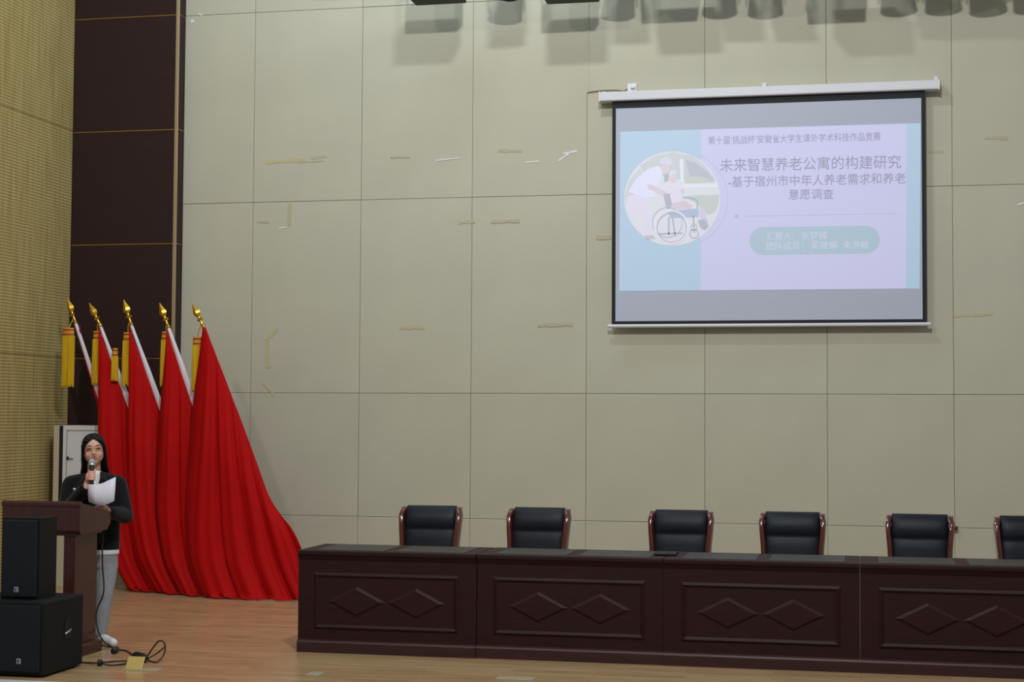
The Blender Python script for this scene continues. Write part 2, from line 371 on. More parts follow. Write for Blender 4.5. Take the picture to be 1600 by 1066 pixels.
# carer: trousers, shirt, arm, head
pp([(100, 600), (170, 570), (260, 610), (270, 700), (290, 760), (265, 890), (290, 920), (240, 910), (225, 880), (215, 760), (190, 690), (150, 800), (100, 720)], (226, 204, 228), 0.42, 9)
pp([(110, 560), (170, 460), (260, 380), (350, 350), (385, 400), (370, 470), (330, 520), (320, 600), (250, 608), (160, 575)], (222, 214, 246), 0.46, 10)
pp([(255, 500), (290, 500), (400, 550), (430, 570), (420, 590), (370, 575), (270, 535)], (232, 184, 186), 0.36, 12)
pp([(370, 340), (400, 330), (440, 350), (440, 390), (410, 415), (385, 400)], (232, 188, 186), 0.36, 12)
pp([(355, 340), (370, 295), (410, 280), (450, 300), (460, 345), (430, 350), (400, 330), (372, 345)], (216, 210, 220), 0.38, 13)
# seated woman
pp([(395, 520), (430, 485), (520, 500), (545, 600), (520, 640), (450, 650), (400, 600)], (228, 208, 232), 0.42, 11)
pp([(440, 410), (470, 395), (495, 420), (490, 470), (460, 490), (435, 460)], (234, 190, 192), 0.36, 12)
pp([(430, 420), (450, 385), (485, 390), (495, 420), (465, 415), (445, 440)], (220, 214, 222), 0.4, 13)
pp([(525, 545), (545, 520), (558, 545), (545, 580), (530, 570)], (232, 184, 180), 0.34, 13)
pp([(455, 650), (560, 625), (620, 665), (600, 690), (460, 690)], (232, 176, 196), 0.34, 12)
pp([(660, 690), (710, 690), (740, 780), (745, 830), (700, 820), (680, 760)], (206, 190, 214), 0.34, 11)
pp([(660, 780), (720, 780), (748, 830), (715, 865), (680, 840)], (150, 142, 154), 0.2, 12)
# wheelchair
pp([(388, 580), (440, 570), (456, 650), (450, 690), (412, 690)], (150, 148, 150), 0.2, 14)
pp([(392, 420), (428, 415), (432, 470), (395, 480)], (160, 158, 160), 0.2, 11)
pp([(425, 710), (665, 690), (668, 755), (440, 765)], (116, 156, 204), 0.28, 14)
pp([(540, 595), (640, 605), (662, 625), (664, 690), (652, 690), (650, 632), (630, 615), (540, 608)], (140, 152, 180), 0.22, 15)
pp([(425, 760), (438, 760), (438, 900), (425, 900)], (140, 130, 150), 0.2, 14); pp([(455, 765), (468, 765), (490, 910), (478, 910)], (140, 130, 150), 0.2, 14)
pp([(345, 885), (540, 880), (540, 890), (345, 897)], (150, 140, 160), 0.2, 14); pp([(620, 750), (632, 750), (640, 880), (628, 880)], (140, 134, 150), 0.2, 14)
def wheel(cx, cy, r, wd, col, k, lay): ringpart('wheel_ring', 960+cx*200/1015, 190+cy*210/1066, r*200/1015, r*200/1015, wd, G(col, k), slide, lay)
wheel(453, 838, 130, 2.4, (236, 226, 240), 0.42, 17); wheel(455, 842, 116, 1.6, (146, 132, 158), 0.2, 16); wheel(420, 800, 118, 1.2, (156, 140, 164), 0.22, 15)
wheel(632, 890, 34, 1.6, (160, 150, 166), 0.22, 15); wheel(632, 840, 24, 1.2, (160, 150, 166), 0.22, 15)
pp([(240, 905), (300, 900), (330, 925), (250, 935)], (206, 160, 160), 0.28, 14)
# divider, diamond, pill
poly_part('divider_line', [(1164, 337.3), (1402, 333.2), (1402, 334.3), (1164, 338.4)], G((168, 180, 205), 0.24), slide, lay=3)
poly_part('diamond_mark', [(1147, 338), (1151, 334.3), (1155, 338), (1151, 341.7)], G((96, 176, 196), 0.22), slide, lay=3)
def pill():
    L, Rr, yc0, yc1, hh = 1192.5, 1353, 376.7, 374.6, 21.6; pts = []
    for i in range(17): a = PI/2+PI*i/16; pts.append((L+hh*math.cos(a), yc0-hh*math.sin(a)))
    for i in range(17): a = -PI/2+PI*i/16; pts.append((Rr+hh*math.cos(a), yc1-hh*math.sin(a)))
    return pts
poly_part('name_pill', pill(), G((112, 186, 204), 0.26), slide, lay=3)
def text(body, x0, y0, x1, y1, m, hgt, name='slide_text', lay=6):   # baseline from (x0,y0) to (x1,y1) in photo pixels, glyph height in pixels
    c = bpy.data.curves.new(name, 'FONT'); c.body = body; c.size = 1.0
    t = bpy.data.objects.new(name, c); C.objects.link(t); bpy.context.view_layer.update()
    me = bpy.data.meshes.new_from_object(t.evaluated_get(bpy.context.evaluated_depsgraph_get()))
    bpy.data.objects.remove(t); xs = [v.co.x for v in me.vertices]; zs = [v.co.y for v in me.vertices]
    xa, xb, za, zb = min(xs), max(xs), min(zs), max(zs)
    A = U(x0, y0, YS); B = U(x1, y1, YS); A2 = U(x0, y0-hgt, YS); H = (A2.z-A.z)
    for v in me.vertices:
        s = (v.co.x-xa)/(xb-xa); r = (v.co.y-za)/(zb-za); p = A.lerp(B, s)
        v.co = (p.x+0.9, -0.0012-0.0004*lay, p.z+H*r-2.68)
    me.update(); me.name = name
    if me.polygons and me.polygons[0].normal.y > 0: me.flip_normals()
    me.materials.clear(); me.materials.append(m); o = bpy.data.objects.new(name, me); C.objects.link(o); o.parent = slide; return o
INK = G((130, 122, 150), 0.10); INK2 = G((128, 120, 146), 0.07)
for g in (INK, INK2): g.node_tree.nodes['Principled BSDF'].inputs['Base Color'].default_value = srgb(176, 174, 194)
text("第十届‘挑战杯’安徽省大学生课外学术科技作品竞赛", 1106.5, 226, 1376, 219.5, INK, 13.0)
text("未来智慧养老公寓的构建研究", 1125, 268.5, 1408, 263, INK2, 20.5)
text("-基于宿州市中年人养老需求和养老", 1138, 292.5, 1415, 287, INK2, 17)
text("意愿调查", 1232.5, 312, 1302.5, 311, INK2, 16)
PW_ = G((214, 208, 236), 0.36)
text("汇报人：", 1198, 375.5, 1241, 375, PW_, 13); text("张梦蝶", 1252, 374.9, 1293, 374.5, PW_, 13)
text("团队成员：", 1198, 391, 1255, 390.4, PW_, 13); text("吴雅娟", 1267, 390.2, 1308, 389.8, PW_, 13); text("朱洪敏", 1317, 389.7, 1358, 389, PW_, 13)

# wall socket feeding the screen, its lead and the surface conduit
so = empty('wall_socket', tuple(U(988, 138, D))); tag(so, 'small white square power socket on the wall above the screen casing', 'socket')
MB().box(-0.047, 0.047, -0.03, -0.001, -0.045, 0.045, 0.006).build('socket_plate', 'white_plastic', so)
MB().box(-0.012, 0.035, -0.06, -0.028, -0.012, 0.014, 0.006).build('plug', 'white_metal', so)
lead = cat_rom([U(918, 144.5, D-0.008), U(938, 142, D-0.008), U(960, 141, D-0.008), U(975, 142, D-0.012), U(981, 138, D-0.02)])
tag(MB().tube(lead, 0.006, 6).build('power_lead', 'wall_joint', None, True), 'thin grey lead running along the wall to the white socket', 'cable')
a, b = U(918.5, 0, D), U(918.5, 146, D)
tag(MB().box(b.x-0.009, b.x+0.009, D-0.012, D-0.001, b.z, 8.0, 0.002).build('cable_conduit', 'wall_fabric'), 'slim vertical cable conduit on the panel joint beside the screen', 'conduit')
p = U(1491, 825, D)
tag(MB().box(p.x-0.022, p.x+0.03, D-0.05, D-0.001, p.z-0.02, p.z+0.02, 0.008).build('wall_block', 'chair_wood'), 'small brown block fixed to the back wall beside a chair', 'wall block')

# ================================================================== HANGING STAGE LIGHTS (bottoms peek in at the top edge)
YF = 15.65
tag(MB().tube([(-5.2, YF, 6.55), (4.0, YF, 6.55)], 0.03, 10).build('lighting_batten', 'fixture', None, True), 'black pipe batten carrying the stage lights near the back wall', 'pipe')
for x in (-5.0, -2.0, 1.0, 3.8):
    tag(MB().tube([(x, YF, 6.55), (x, YF, 8.1)], 0.012, 6).build('suspension_rod', 'fixture', None, True), 'thin rod suspending the lighting batten', 'rod', 'batten rods')
def flood(px, py):
    p = U(px, py, YF); e = empty('flood_light', (p.x, YF, p.z)); tag(e, 'black rectangular flood light hanging from the batten', 'stage light', 'flood lights on the batten')
    wd = 0.265
    MB().box(-wd, wd, -0.11, 0.11, 0, 0.26, 0.012).build('housing', 'fixture', e)
    MB().box(-wd+0.03, wd-0.03, -0.125, -0.108, 0.03, 0.23, 0.004).build('lens_frame', 'deep_black', e)
    for s in (-1, 1): MB().box(s*(wd+0.012)-0.006, s*(wd+0.012)+0.006, -0.02, 0.02, 0.1, 6.5-p.z, 0.002).build('yoke_arm', 'fixture', e)
    MB().box(-wd-0.018, wd+0.018, -0.02, 0.02, 6.492-p.z, 6.519-p.z, 0.002).build('yoke_bar', 'fixture', e)
def can(px, py):
    p = U(px, py, YF); e = empty('par_can', (p.x, YF, p.z)); tag(e, 'black round par can hanging from the batten', 'stage light', 'par cans on the batten')
    ax = Vector((0, -0.55, -0.83)).normalized()
    MB().lathe([(-0.3, 0.06), (-0.28, 0.11), (-0.12, 0.15), (0.1, 0.165), (0.12, 0.17), (0.12, 0.145), (0.08, 0.135)], (0, 0.02, 0.2), ax, 18).build('can', 'fixture', e, True, True)
    MB().lathe([(0.085, 0.135), (0.09, 0.135)], (0, 0.02, 0.2), ax, 18).build('lens', 'deep_black', e)
    for s in (-1, 1): MB().box(s*0.18-0.005, s*0.18+0.005, 0.0, 0.03, 0.16, 6.5-p.z, 0.002).build('yoke_arm', 'fixture', e)
    MB().box(-0.185, 0.185, 0, 0.03, 6.492-p.z, 6.519-p.z, 0.002).build('yoke_bar', 'fixture', e)
flood(685, 3); flood(893, 1); flood(1046, -14); flood(1300, -14)
for x, y in ((795, 0), (967, -6), (1122, -10), (1192, -10), (1395, -14), (1463, -16), (1531, -14), (1598, -18)): can(x, y)

# ================================================================== CABINET
cb = empty('storage_cabinet', (-7.9, 15.75, 0)); tag(cb, 'white and beige upright cabinet in the corner behind the speaker', 'cabinet')
def cbx(name, m, x0, x1, z0, z1, y0, y1, ch=0.004, par=None):
    mb = MB().box(x0+7.9, x1+7.9, y0-15.75, y1-15.75, z0, z1, ch); return mb.build(name, m, par or cb)
cbx('body', 'cabinet_beige', -8.205, -7.62, 0.0, 1.668, 15.5, 16.03)
cbx('door_gap', 'deep_black', -8.135, -8.088, 0.72, 1.664, 15.494, 15.502, 0.0)
dr = cbx('door', 'white_metal', -8.088, -7.625, 0.72, 1.664, 15.478, 15.5)
for (x0, x1, z0, z1) in ((-8.045, -7.665, 1.612, 1.622), (-8.045, -7.665, 0.77, 0.78), (-8.045, -8.035, 0.77, 1.622), (-7.675, -7.665, 0.77, 1.622)):
    cbx('door_moulding', 'steel_plate', x0, x1, z0, z1, 15.472, 15.479, 0.002, dr)
k = U(106, 716, 15.47); MB().lathe([(0, .012), (.012, .018), (.02, .012)], (k.x+7.9, -0.272, k.z), (0, -1, 0.001), 12).build('lock', 'mic_body', dr)
MB().box(k.x+7.9+0.012, k.x+7.9+0.06, -0.292, -0.272, k.z-0.008, k.z+0.008, 0.004).build('handle', 'silver', dr)

# ================================================================== FLAGS
def flag(k, top, mid, Y, lefts, right_floor, npl, amp, over, label, tip, seed, slim=None):
    rnd = random.Random(seed)
    T = U(top[0], top[1], Y); Mi = U(mid[0], mid[1], Y); d = (Mi-T).normalized(); L = (T.z-0.03)/(-d.z); B = T+d*L
    root = empty('flag', (B.x, Y, 0)); tag(root, label, 'flag', None)
    off = Vector((-B.x, -Y, 0)); ax = -d
    def bd(mb, name, m, smooth=False, auto=False):
        mb.v = [tuple(Vector(v)+off) for v in mb.v]; return mb.build(name, m, root, smooth, auto)
    tipw = U(tip[0], tip[1], Y); fa = (tipw-T).normalized(); FL = (tipw-T).length
    bd(MB().tube([B, T+ax*0.03], 0.014, 10), 'pole', 'pole', True)
    bd(MB().lathe([(-0.02, .014), (0.0, .02), (.012, .02), (.02, .013), (FL*.25, .013), (FL*.27, .026), (FL*.31, .032), (FL*.35, .026), (FL*.37, .014), (FL*.42, .014)], T, fa, 14), 'finial_collar', 'gold', True, True)
    bd(MB().lathe([(FL*.40, .012), (FL*.46, .022), (FL*.56, .038), (FL*.66, .034), (FL*.99, .002)], T, fa, 4, 0.55), 'spear_head', 'gold')
    # white heading sleeve wrapped round the pole
    perp = Vector((-d.z, 0, d.x)); perp = perp if perp.x > 0 else -perp
    ns = 14; rg = []
    for i in range(ns+1):
        t = i/ns; c = T+d*(0.015+t*(L*0.78)); wv = 0.028*(0.55+0.45*min(1, t*5))*(1+0.12*math.sin(9*t+seed))
        rg.append([c+perp*(wv*math.cos(a))+Vector((0, 1, 0))*(0.02*math.sin(a)) for a in [2*PI*j/10 for j in range(10)]])
    bd(MB().rings(rg), 'sleeve', 'flag_red' if over else 'sleeve', True)
    # cloth: pleats fall from points along the pole and fan out to the floor
    nu, nv = 110, 64; vs = []
    lx = [U(x, y, Y) for x, y in lefts]; lx.sort(key=lambda p: -p.z)
    def left_x(z):
        if z >= lx[0].z: return lx[0].x
        for a, b in zip(lx, lx[1:]):
            if a.z >= z >= b.z: t = (a.z-z)/(a.z-b.z); t = t*t*(3-2*t)*0.4+t*0.6; return a.x+(b.x-a.x)*t
        return lx[-1].x
    rf = U(right_floor[0], right_floor[1], Y).x
    ph = rnd.uniform(0, 6)
    folds = [0.0]
    while folds[-1] < 1.0: folds.append(folds[-1]+rnd.uniform(0.75, 1.3)/npl)
    hgt = [rnd.uniform(0.6, 1.0) for _ in folds]
    def ridge(q):                 # broad rounded pleats with narrow deep valleys between them
        q = max(0.0, q)
        for n_ in range(len(folds)-1):
            if folds[n_] <= q <= folds[n_+1]:
                t = (q-folds[n_])/(folds[n_+1]-folds[n_]); return hgt[n_]*math.sin(PI*t)**0.62
        return 0.0
    smax = 0.70 if over else 0.93
    for i in range(nu+1):
        u = i/nu; s = u**1.35*smax
        S = T+d*(0.02+s*L) + perp*((0.03 if over else -0.022)) + Vector((0, -0.03 if over else -0.012, 0))
        for j in range(nv+1):
            v = j/nv; vv = min(1.0, v/0.94); z = S.z*(1-vv)+0.012*vv
            xl = left_x(z); xend = xl+(rf-xl)*u**0.85
            x = S.x+(xend-S.x)*vv**(1.25-(0.72*u**6 if over else 0))
            if i == 0: x = xl
            x = max(x, xl-0.01)
            g = min(1, vv*2.6)**0.8
            q = u+0.05*math.sin(2.6*vv+seed)*u*(1-u)*2
            r1 = ridge(q); r2 = 0.5+0.5*math.sin(2*PI*npl*2.3*u+ph+2.2*vv)
            y = S.y-amp*g*(r1+0.14*r2)*(0.6+0.4*vv)
            x += 0.02*g*math.cos(2*PI*npl*u+ph)*(1-u)*u*3
            if vv > 0.68:
                e_ = (vv-0.68)/0.32; x += 0.13*e_*e_*(1-0.75*u); y -= 0.03*e_*e_
            if v > 0.94:
                e_ = (v-0.94)/0.06; y -= e_*(0.035+0.025*math.sin(5*u*npl+ph)); x += e_*0.07*(1-u*.6); z = 0.012+0.03*(1-e_)*r1
            vs.append(Vector((x, y, z))+off)
    fs = [(i*(nv+1)+j, (i+1)*(nv+1)+j, (i+1)*(nv+1)+j+1, i*(nv+1)+j+1) for i in range(nu) for j in range(nv)]
    mb = MB(); mb.add(vs, fs); cl = mb.build('cloth', 'flag_red', root, True)
    so_ = cl.modifiers.new('thick', 'SOLIDIFY'); so_.thickness = 0.003
    return root, T, off, fa
def tassel(root, off, p, wd=0.062, ln=0.56, cord_to=None):
    p = Vector(p)+off; mb = MB(); n = 18; rnd = random.Random(p.x)
    def ring(z, sx, sy): return [Vector((p.x+sx*math.cos(2*PI*j/n)*(1+0.06*math.sin(7*j)), p.y+sy*math.sin(2*PI*j/n), p.z+z)) for j in range(n)]
    t = mb.rings([ring(-0.005, wd*.85, .02), ring(-0.07, wd*.92, .024), ring(-.3*ln, wd, .028), ring(-.7*ln, wd*1.06, .03), ring(-ln, wd*1.02, .026)]).build('tassel', 'tassel', root, True, True)
    m2 = MB()
    for k in range(46):       # loose fringe strands
        a = 2*PI*k/46; x = p.x+wd*1.05*math.cos(a); y = p.y+0.031*math.sin(a); z1 = p.z-ln-rnd.uniform(0.0, 0.035)
        m2.tube([(x*0.97+p.x*0.03, y, p.z-0.08), (x+rnd.uniform(-.004, .004), y, p.z-ln*.6), (x+rnd.uniform(-.005, .005), y, z1)], 0.0045, 4)
    f = m2.build('fringe', 'tassel', t); f['kind'] = 'stuff'
    MB().rings([ring(0.004, wd*.9, .026), ring(-0.075, wd*.97, .03)]).build('band', 'tassel_band', t, True, True)
    for zz in (-0.012, -0.058): MB().rings([ring(zz, wd*.96, .0315), ring(zz-0.012, wd*.97, .032)]).build('band_stripe', 'tassel_red', t, True, True)
    if cord_to is not None:
        q = Vector(cord_to)+off; MB().tube(cat_rom([q, q.lerp(p, .5)+Vector((-.008, 0, -.01)), p], 4), 0.005, 6).build('cord', 'tassel', t, True)
FY = [15.46, 15.38, 15.26, 15.14, 15.02]
specs = [
 (1, (118, 504), (155, 618), [(126, 520), (160, 655), (205, 800), (236, 925)], (275, 925), 2, 0.015, False, 'red flag wrapped tight on its pole next to the wooden side wall', (105, 466), 3),
 (2, (157, 509), (205, 640), [(157, 512), (157, 655), (161, 740), (170, 860), (186, 928)], (300, 928), 3.2, 0.12, False, 'red flag falling behind the shoulder of the woman in black', (139, 473), 11),
 (3, (205, 507), (253, 640), [(205, 512), (204, 640), (206, 760), (214, 860), (232, 930)], (345, 930), 3.4, 0.12, False, 'middle one of the five red flags with a broad white sleeve', (193, 468), 23),
 (4, (263, 511), (306, 638), [(262, 516), (251, 650), (246, 780), (252, 870), (268, 932)], (395, 932), 3.4, 0.12, False, 'red flag with white sleeve just behind the widest spread flag', (249, 473), 31),
 (5, (318, 511), (396, 722), [(318, 515), (303, 640), (293, 780), (292, 870), (303, 934)], (505, 934), 4.2, 0.13, True, 'red flag spread widest, its cloth trailing towards the long desk', (300, 474), 47)]
for s in specs:
    k, top, mid, lefts, rf, npl, amp, over, label, tip, sd = s
    root, T, off, fa = flag(k, top, mid, FY[k-1], lefts, rf, npl, amp, over, label, tip, sd)
    base = T+fa*0.05
    if k == 1: tassel(root, off, U(107.5, 513, FY[0]-0.03), 0.062, 0.58, base)
    else:
        tx = {2: 153, 3: 200, 4: 260, 5: 309}[k]; ty = {2: 518, 3: 520, 4: 519, 5: 527}[k]
        tassel(root, off, U(tx, ty, FY[k-1]+0.045), 0.05, 0.52, base)
    if k == 2: tassel(root, off, U(180, 545, FY[1]-0.05), 0.028, 0.30)

# ================================================================== DESKS
DX, DW, YD, DH, DD = -4.165, 1.385, 11.72, 0.765, 0.62
def make_desk():
    e = empty('conference_desk')
    g = 0.0008
    MB().box(g, DW-g, -0.03, DD, DH-0.035, DH, 0.008).build('top', 'desk_wood', e, False)
    for x0 in (0.13, 0.75): MB().box(x0, x0+0.53, 0.03, DD-0.06, DH-0.001, DH+0.003, 0.001).build('writing_pad', 'desk_pad', e)
    MB().prismx([(-0.005, DH-0.035), (-0.018, DH-0.036), (-0.012, DH-0.055), (0.0, DH-0.075), (0.01, DH-0.075), (0.01, DH-0.035)], g, DW-g).build('cornice', 'desk_wood', e)
    MB().box(g, DW-g, 0, 0.025, 0.06, DH-0.036, 0.002).build('front_panel', 'desk_wood', e)
    for x in (g, DW-g-0.025): MB().box(x, x+0.025, 0.025, DD-0.03, 0.0, DH-0.036).build('side_panel', 'desk_wood', e)
    MB().box(0.03, DW-0.03, 0.3, 0.32, 0.3, DH-0.037).build('modesty_panel', 'desk_wood', e)
    MB().prismx([(-0.022, 0), (-0.022, 0.075), (-0.016, 0.088), (0.0, 0.098), (0.02, 0.098), (0.02, 0)], g, DW-g).build('plinth', 'desk_plinth', e)
    # raised frame moulding
    fx0, fx1, fz0, fz1, fw = 0.125, DW-0.13, 0.17, 0.60, 0.042
    def bar(a, b, c, d_):       # outer a-b, inner d-c corners in (x, z); ridge along the middle
        m1 = ((a[0]+d_[0])/2, (a[1]+d_[1])/2); m2 = ((b[0]+c[0])/2, (b[1]+c[1])/2)
        vs = [(a[0], 0.001, a[1]), (b[0], 0.001, b[1]), (c[0], 0.001, c[1]), (d_[0], 0.001, d_[1]), (m1[0], -0.014, m1[1]), (m2[0], -0.014, m2[1])]
        MB().add(vs, [(0, 1, 5, 4), (4, 5, 2, 3), (0, 4, 3), (1, 2, 5), (0, 3, 2, 1)]).build('frame_moulding', 'desk_wood', e)
    o = [(fx0, fz0), (fx1, fz0), (fx1, fz1), (fx0, fz1)]; i_ = [(fx0+fw, fz0+fw), (fx1-fw, fz0+fw), (fx1-fw, fz1-fw), (fx0+fw, fz1-fw)]
    for k in range(4): bar(o[k], o[(k+1) % 4], i_[(k+1) % 4], i_[k])
    # two raised lozenges side by side
    for cx in (0.462, 0.923):
        hw, hh, t = 0.2305, 0.115, 0.02; cz = 0.385
        P = [(cx-hw, cz), (cx, cz+hh), (cx+hw, cz), (cx, cz-hh)]; Q = [(cx+(x-cx)*(1-t/hh*1.15), cz+(z-cz)*(1-t/hh*1.15)) for x, z in P]
        vs = [(x, 0.001, z) for x, z in P]+[(x, -0.013, z) for x, z in Q]
        MB().add(vs, [(0, 1, 5, 4), (1, 2, 6, 5), (2, 3, 7, 6), (3, 0, 4, 7), (4, 5, 6, 7), (3, 2, 1, 0)]).build('lozenge', 'desk_wood', e)
    return e
proto = make_desk()
dl = ['dark red conference desk at the open end of the row beside the flags', 'dark red conference desk second along from the flags', 'dark red conference desk third along from the flags', 'dark red conference desk fourth along from the flags', 'dark red conference desk fifth along from the flags']
for i in range(5):
    e = proto if i == 0 else copy_tree(proto)
    e.location = (DX+i*DW, YD+0.012*[0, 1, 0.2, 0, .5][i], 0)
    tag(e, dl[i], 'desk', 'desks in one long row')
p = U(1042, 866, YD+0.35)
tag(MB().box(p.x-0.08, p.x+0.08, YD+0.2, YD+0.42, DH+0.0035, DH+0.018, 0.003).build('folder', 'deep_black'), 'thin black folder lying on the desk in front of a chair', 'folder')

# ================================================================== CHAIRS
def make_chair():
    e = empty('conference_chair')          # faces -y, origin on the floor under the seat
    W2 = 0.219
    def loft_back():
        R = []
        prof = [(0.44, -0.02, 0.05), (0.52, 0.0, 0.06), (0.64, 0.012, 0.055), (0.76, 0.03, 0.05), (0.832, 0.045, 0.046), (0.845, 0.05, 0.042), (0.86, 0.05, 0.048), (0.93, 0.062, 0.055), (0.99, 0.085, 0.05), (1.022, 0.105, 0.036), (1.034, 0.118, 0.014)]
        for z, y, t in prof:
            ring = []; n = 28
            for k in range(n):
                a = 2*PI*k/n; cx = math.copysign(abs(math.cos(a))**0.45, math.cos(a)); sy = math.copysign(abs(math.sin(a))**0.7, math.sin(a))
                ring.append((W2*cx*(0.97 if z > 1.0 else 1), 0.2+y+t*sy, z))
            R.append(ring)
        return MB().rings(R)
    loft_back().build('backrest', 'leather', e, True)
    for s in (-1, 1):
        P = [(0.40, -0.03), (0.52, -0.01), (0.64, 0.0), (0.76, 0.02), (0.88, 0.04), (0.96, 0.06), (1.005, 0.085), (1.022, 0.115)]
        R = []
        for i, (z, y) in enumerate(P):
            xo = s*(0.232+0.012*math.sin((z-0.4)*7.5)*(-1)-(0.012 if z > 1.0 else 0)); hw = 0.021; d1 = 0.055 if z < 1.0 else 0.035
            R.append([(xo-hw, 0.2+y-d1*.8, z), (xo-hw*.3, 0.2+y-d1, z), (xo+hw*.5, 0.2+y-d1*.9, z), (xo+hw, 0.2+y-d1*.4, z), (xo+hw, 0.2+y+d1, z), (xo-hw, 0.2+y+d1, z)])
        MB().rings(R).build('back_frame', 'chair_wood', e, True, True)
        MB().tube(cat_rom([(s*0.255, 0.2, 0.66), (s*0.27, 0.05, 0.665), (s*0.275, -0.15, 0.655), (s*0.27, -0.25, 0.62)], 5), 0.022, 10).build('armrest', 'chair_wood', e, True)
        MB().tube(cat_rom([(s*0.27, -0.22, 0.64), (s*0.262, -0.2, 0.5), (s*0.25, -0.2, 0.25), (s*0.245, -0.22, 0.0)], 5), [0.02]*16, 10).build('leg', 'chair_wood', e, True)
        MB().tube(cat_rom([(s*0.232, 0.18, 0.45), (s*0.232, 0.2, 0.25), (s*0.232, 0.25, 0.0)], 5), 0.02, 10).build('leg', 'chair_wood', e, True)
        MB().box(s*0.24-0.012, s*0.24+0.012, -0.2, 0.2, 0.34, 0.40, 0.004).build('seat_rail', 'chair_wood', e)
    MB().box(-0.225, 0.225, -0.25, 0.2, 0.39, 0.48, 0.03).build('seat', 'leather', e, True)
    return e
cp = make_chair()
cl_ = ['black leather chair behind the end desk beside the flags', 'black leather chair second along from the flags', 'black leather chair third along from the flags', 'black leather chair fourth along from the flags', 'black leather chair fifth along from the flags with a small wall block beside it', 'black leather chair sixth along from the flags']
for i, (x, dy, rz) in enumerate(((-3.495, 0, 0.05), (-2.59, 0, 0.0), (-1.42, 0.0, 0.0), (-0.525, 0, 0.03), (0.445, 0, -0.02), (1.285, 0, 0.06))):
    e = cp if i == 0 else copy_tree(cp)
    e.location = (x, 12.87+dy, 0); e.rotation_euler = (0, 0, rz); tag(e, cl_[i], 'chair', 'chairs behind the desk row')

# ================================================================== LECTERN
LX0, LX1, LYF, LYB = -6.225, -5.6, 11.0, 11.5
le = empty('lectern', (-5.91, 11.2, 0)); tag(le, 'dark brown wooden lectern with a sloping top', 'lectern')
def lb(mb, name, m='lectern_wood', sm=False):
    mb.v = [(x+5.91, y-11.2, z) for x, y, z in mb.v]; return mb.build(name, m, le, sm)
lb(MB().prismx([(11.0, 0.925), (11.0, 1.118), (11.012, 1.13), (11.47, 1.045), (11.5, 1.03), (11.5, 0.955), (11.44, 0.905), (11.02, 0.895)], LX0, LX1), 'top_box')
lb(MB().prismx([(10.992, 1.105), (10.992, 1.125), (11.01, 1.139), (11.02, 1.139), (11.02, 1.105)], LX0-0.004, LX1+0.004), 'top_edge')
lb(MB().box(LX0+0.03, LX1-0.03, 11.02, 11.42, 0.885, 0.9, 0.004), 'under_tray')
for x in (-5.742, -6.175): lb(MB().box(x, x+0.092, 11.03, 11.385, 0.08, 0.9, 0.006), 'side_post')
for x in (-5.742, -6.175):
    for q in (0.02, 0.05, 0.075): lb(MB().box(x+q-0.004, x+q+0.004, 11.026, 11.034, 0.09, 0.88), 'post_flute')
lb(MB().box(-6.1, -5.742, 11.3, 11.32, 0.085, 0.36, 0.003), 'cross_panel')
lb(MB().box(LX0+0.005, -5.6, 10.96, 11.4, 0.0, 0.085, 0.01), 'plinth')

# ================================================================== LOUDSPEAKERS
def badge(parent, x, z, y):
    b = MB().box(x-0.016, x+0.016, y-0.004, y, z-0.018, z+0.018, 0.002).build('badge', 'silver', parent)
    m = MB()
    m.box(x-0.009, x-0.004, y-0.0055, y-0.0038, z-0.012, z+0.012)
    for zz in (-0.011, 0.0, 0.009): m.box(x-0.006, x+0.009, y-0.0055, y-0.0038, z+zz-0.002, z+zz+0.0025)
    m.build('badge_letter', 'mic_body', b)
sub = empty('subwoofer', (-5.7, 10.36, 0)); tag(sub, 'large black subwoofer cabinet on the stage edge', 'speaker')
MB().box(-0.31, 0.31, -0.255, 0.31, 0.012, 0.51, 0.014).build('cabinet', 'speaker_black', sub)
MB().box(-0.285, 0.285, -0.272, -0.252, 0.035, 0.485, 0.01).build('grille', 'grille', sub)
for x in (-0.26, 0.26):
    for y in (-0.2, 0.25): MB().lathe([(0, .02), (.014, .02)], (x, y, 0.0), (0, 0.001, 1), 10).build('foot', 'deep_black', sub)
badge(sub, 0.135, 0.11, -0.271)
def recess():
    pts = [(-0.045, -0.075), (0.045, -0.075), (0.055, -0.05), (0.045, 0.03), (0.02, 0.072), (-0.02, 0.072), (-0.045, 0.03), (-0.055, -0.05)]
    y0, z0 = 0.075, 0.30
    o = MB(); n = len(pts)
    outer = [(0.3125, y0+a, z0+b) for a, b in pts]; inner = [(0.3135, y0+a*.86, z0+b*.88) for a, b in pts]; deep = [(0.311, y0+a*.8, z0+b*.8) for a, b in pts]
    o.rings([outer, inner, deep], cap=False); o.add(deep, [tuple(range(n))])
    return o
hd = recess().build('handle_recess', 'deep_black', sub)
MB().tube([(0.316, 0.032, 0.262), (0.318, 0.075, 0.27), (0.316, 0.112, 0.282)], 0.006, 8).build('handle_bar', 'silver', hd, True)
spk = empty('loudspeaker', (-5.645, 10.33, 0.512)); tag(spk, 'black two-way loudspeaker standing on the subwoofer', 'speaker')
MB().prism([(-0.14, 0), (0.14, 0), (0.14, 0.552), (-0.14, 0.552)], -0.1, 0.0).build('front_shell', 'speaker_black', spk)
mb = MB(); mb.add([(-0.138, -0.002, 0.001), (0.138, -0.002, 0.001), (0.138, -0.002, 0.551), (-0.138, -0.002, 0.551), (-0.11, 0.16, 0.001), (0.132, 0.16, 0.001), (0.132, 0.16, 0.551), (-0.11, 0.16, 0.551)], [(0, 1, 2, 3), (5, 4, 7, 6), (1, 5, 6, 2), (4, 0, 3, 7), (3, 2, 6, 7), (4, 5, 1, 0)]); mb.build('rear_shell', 'speaker_black', spk)
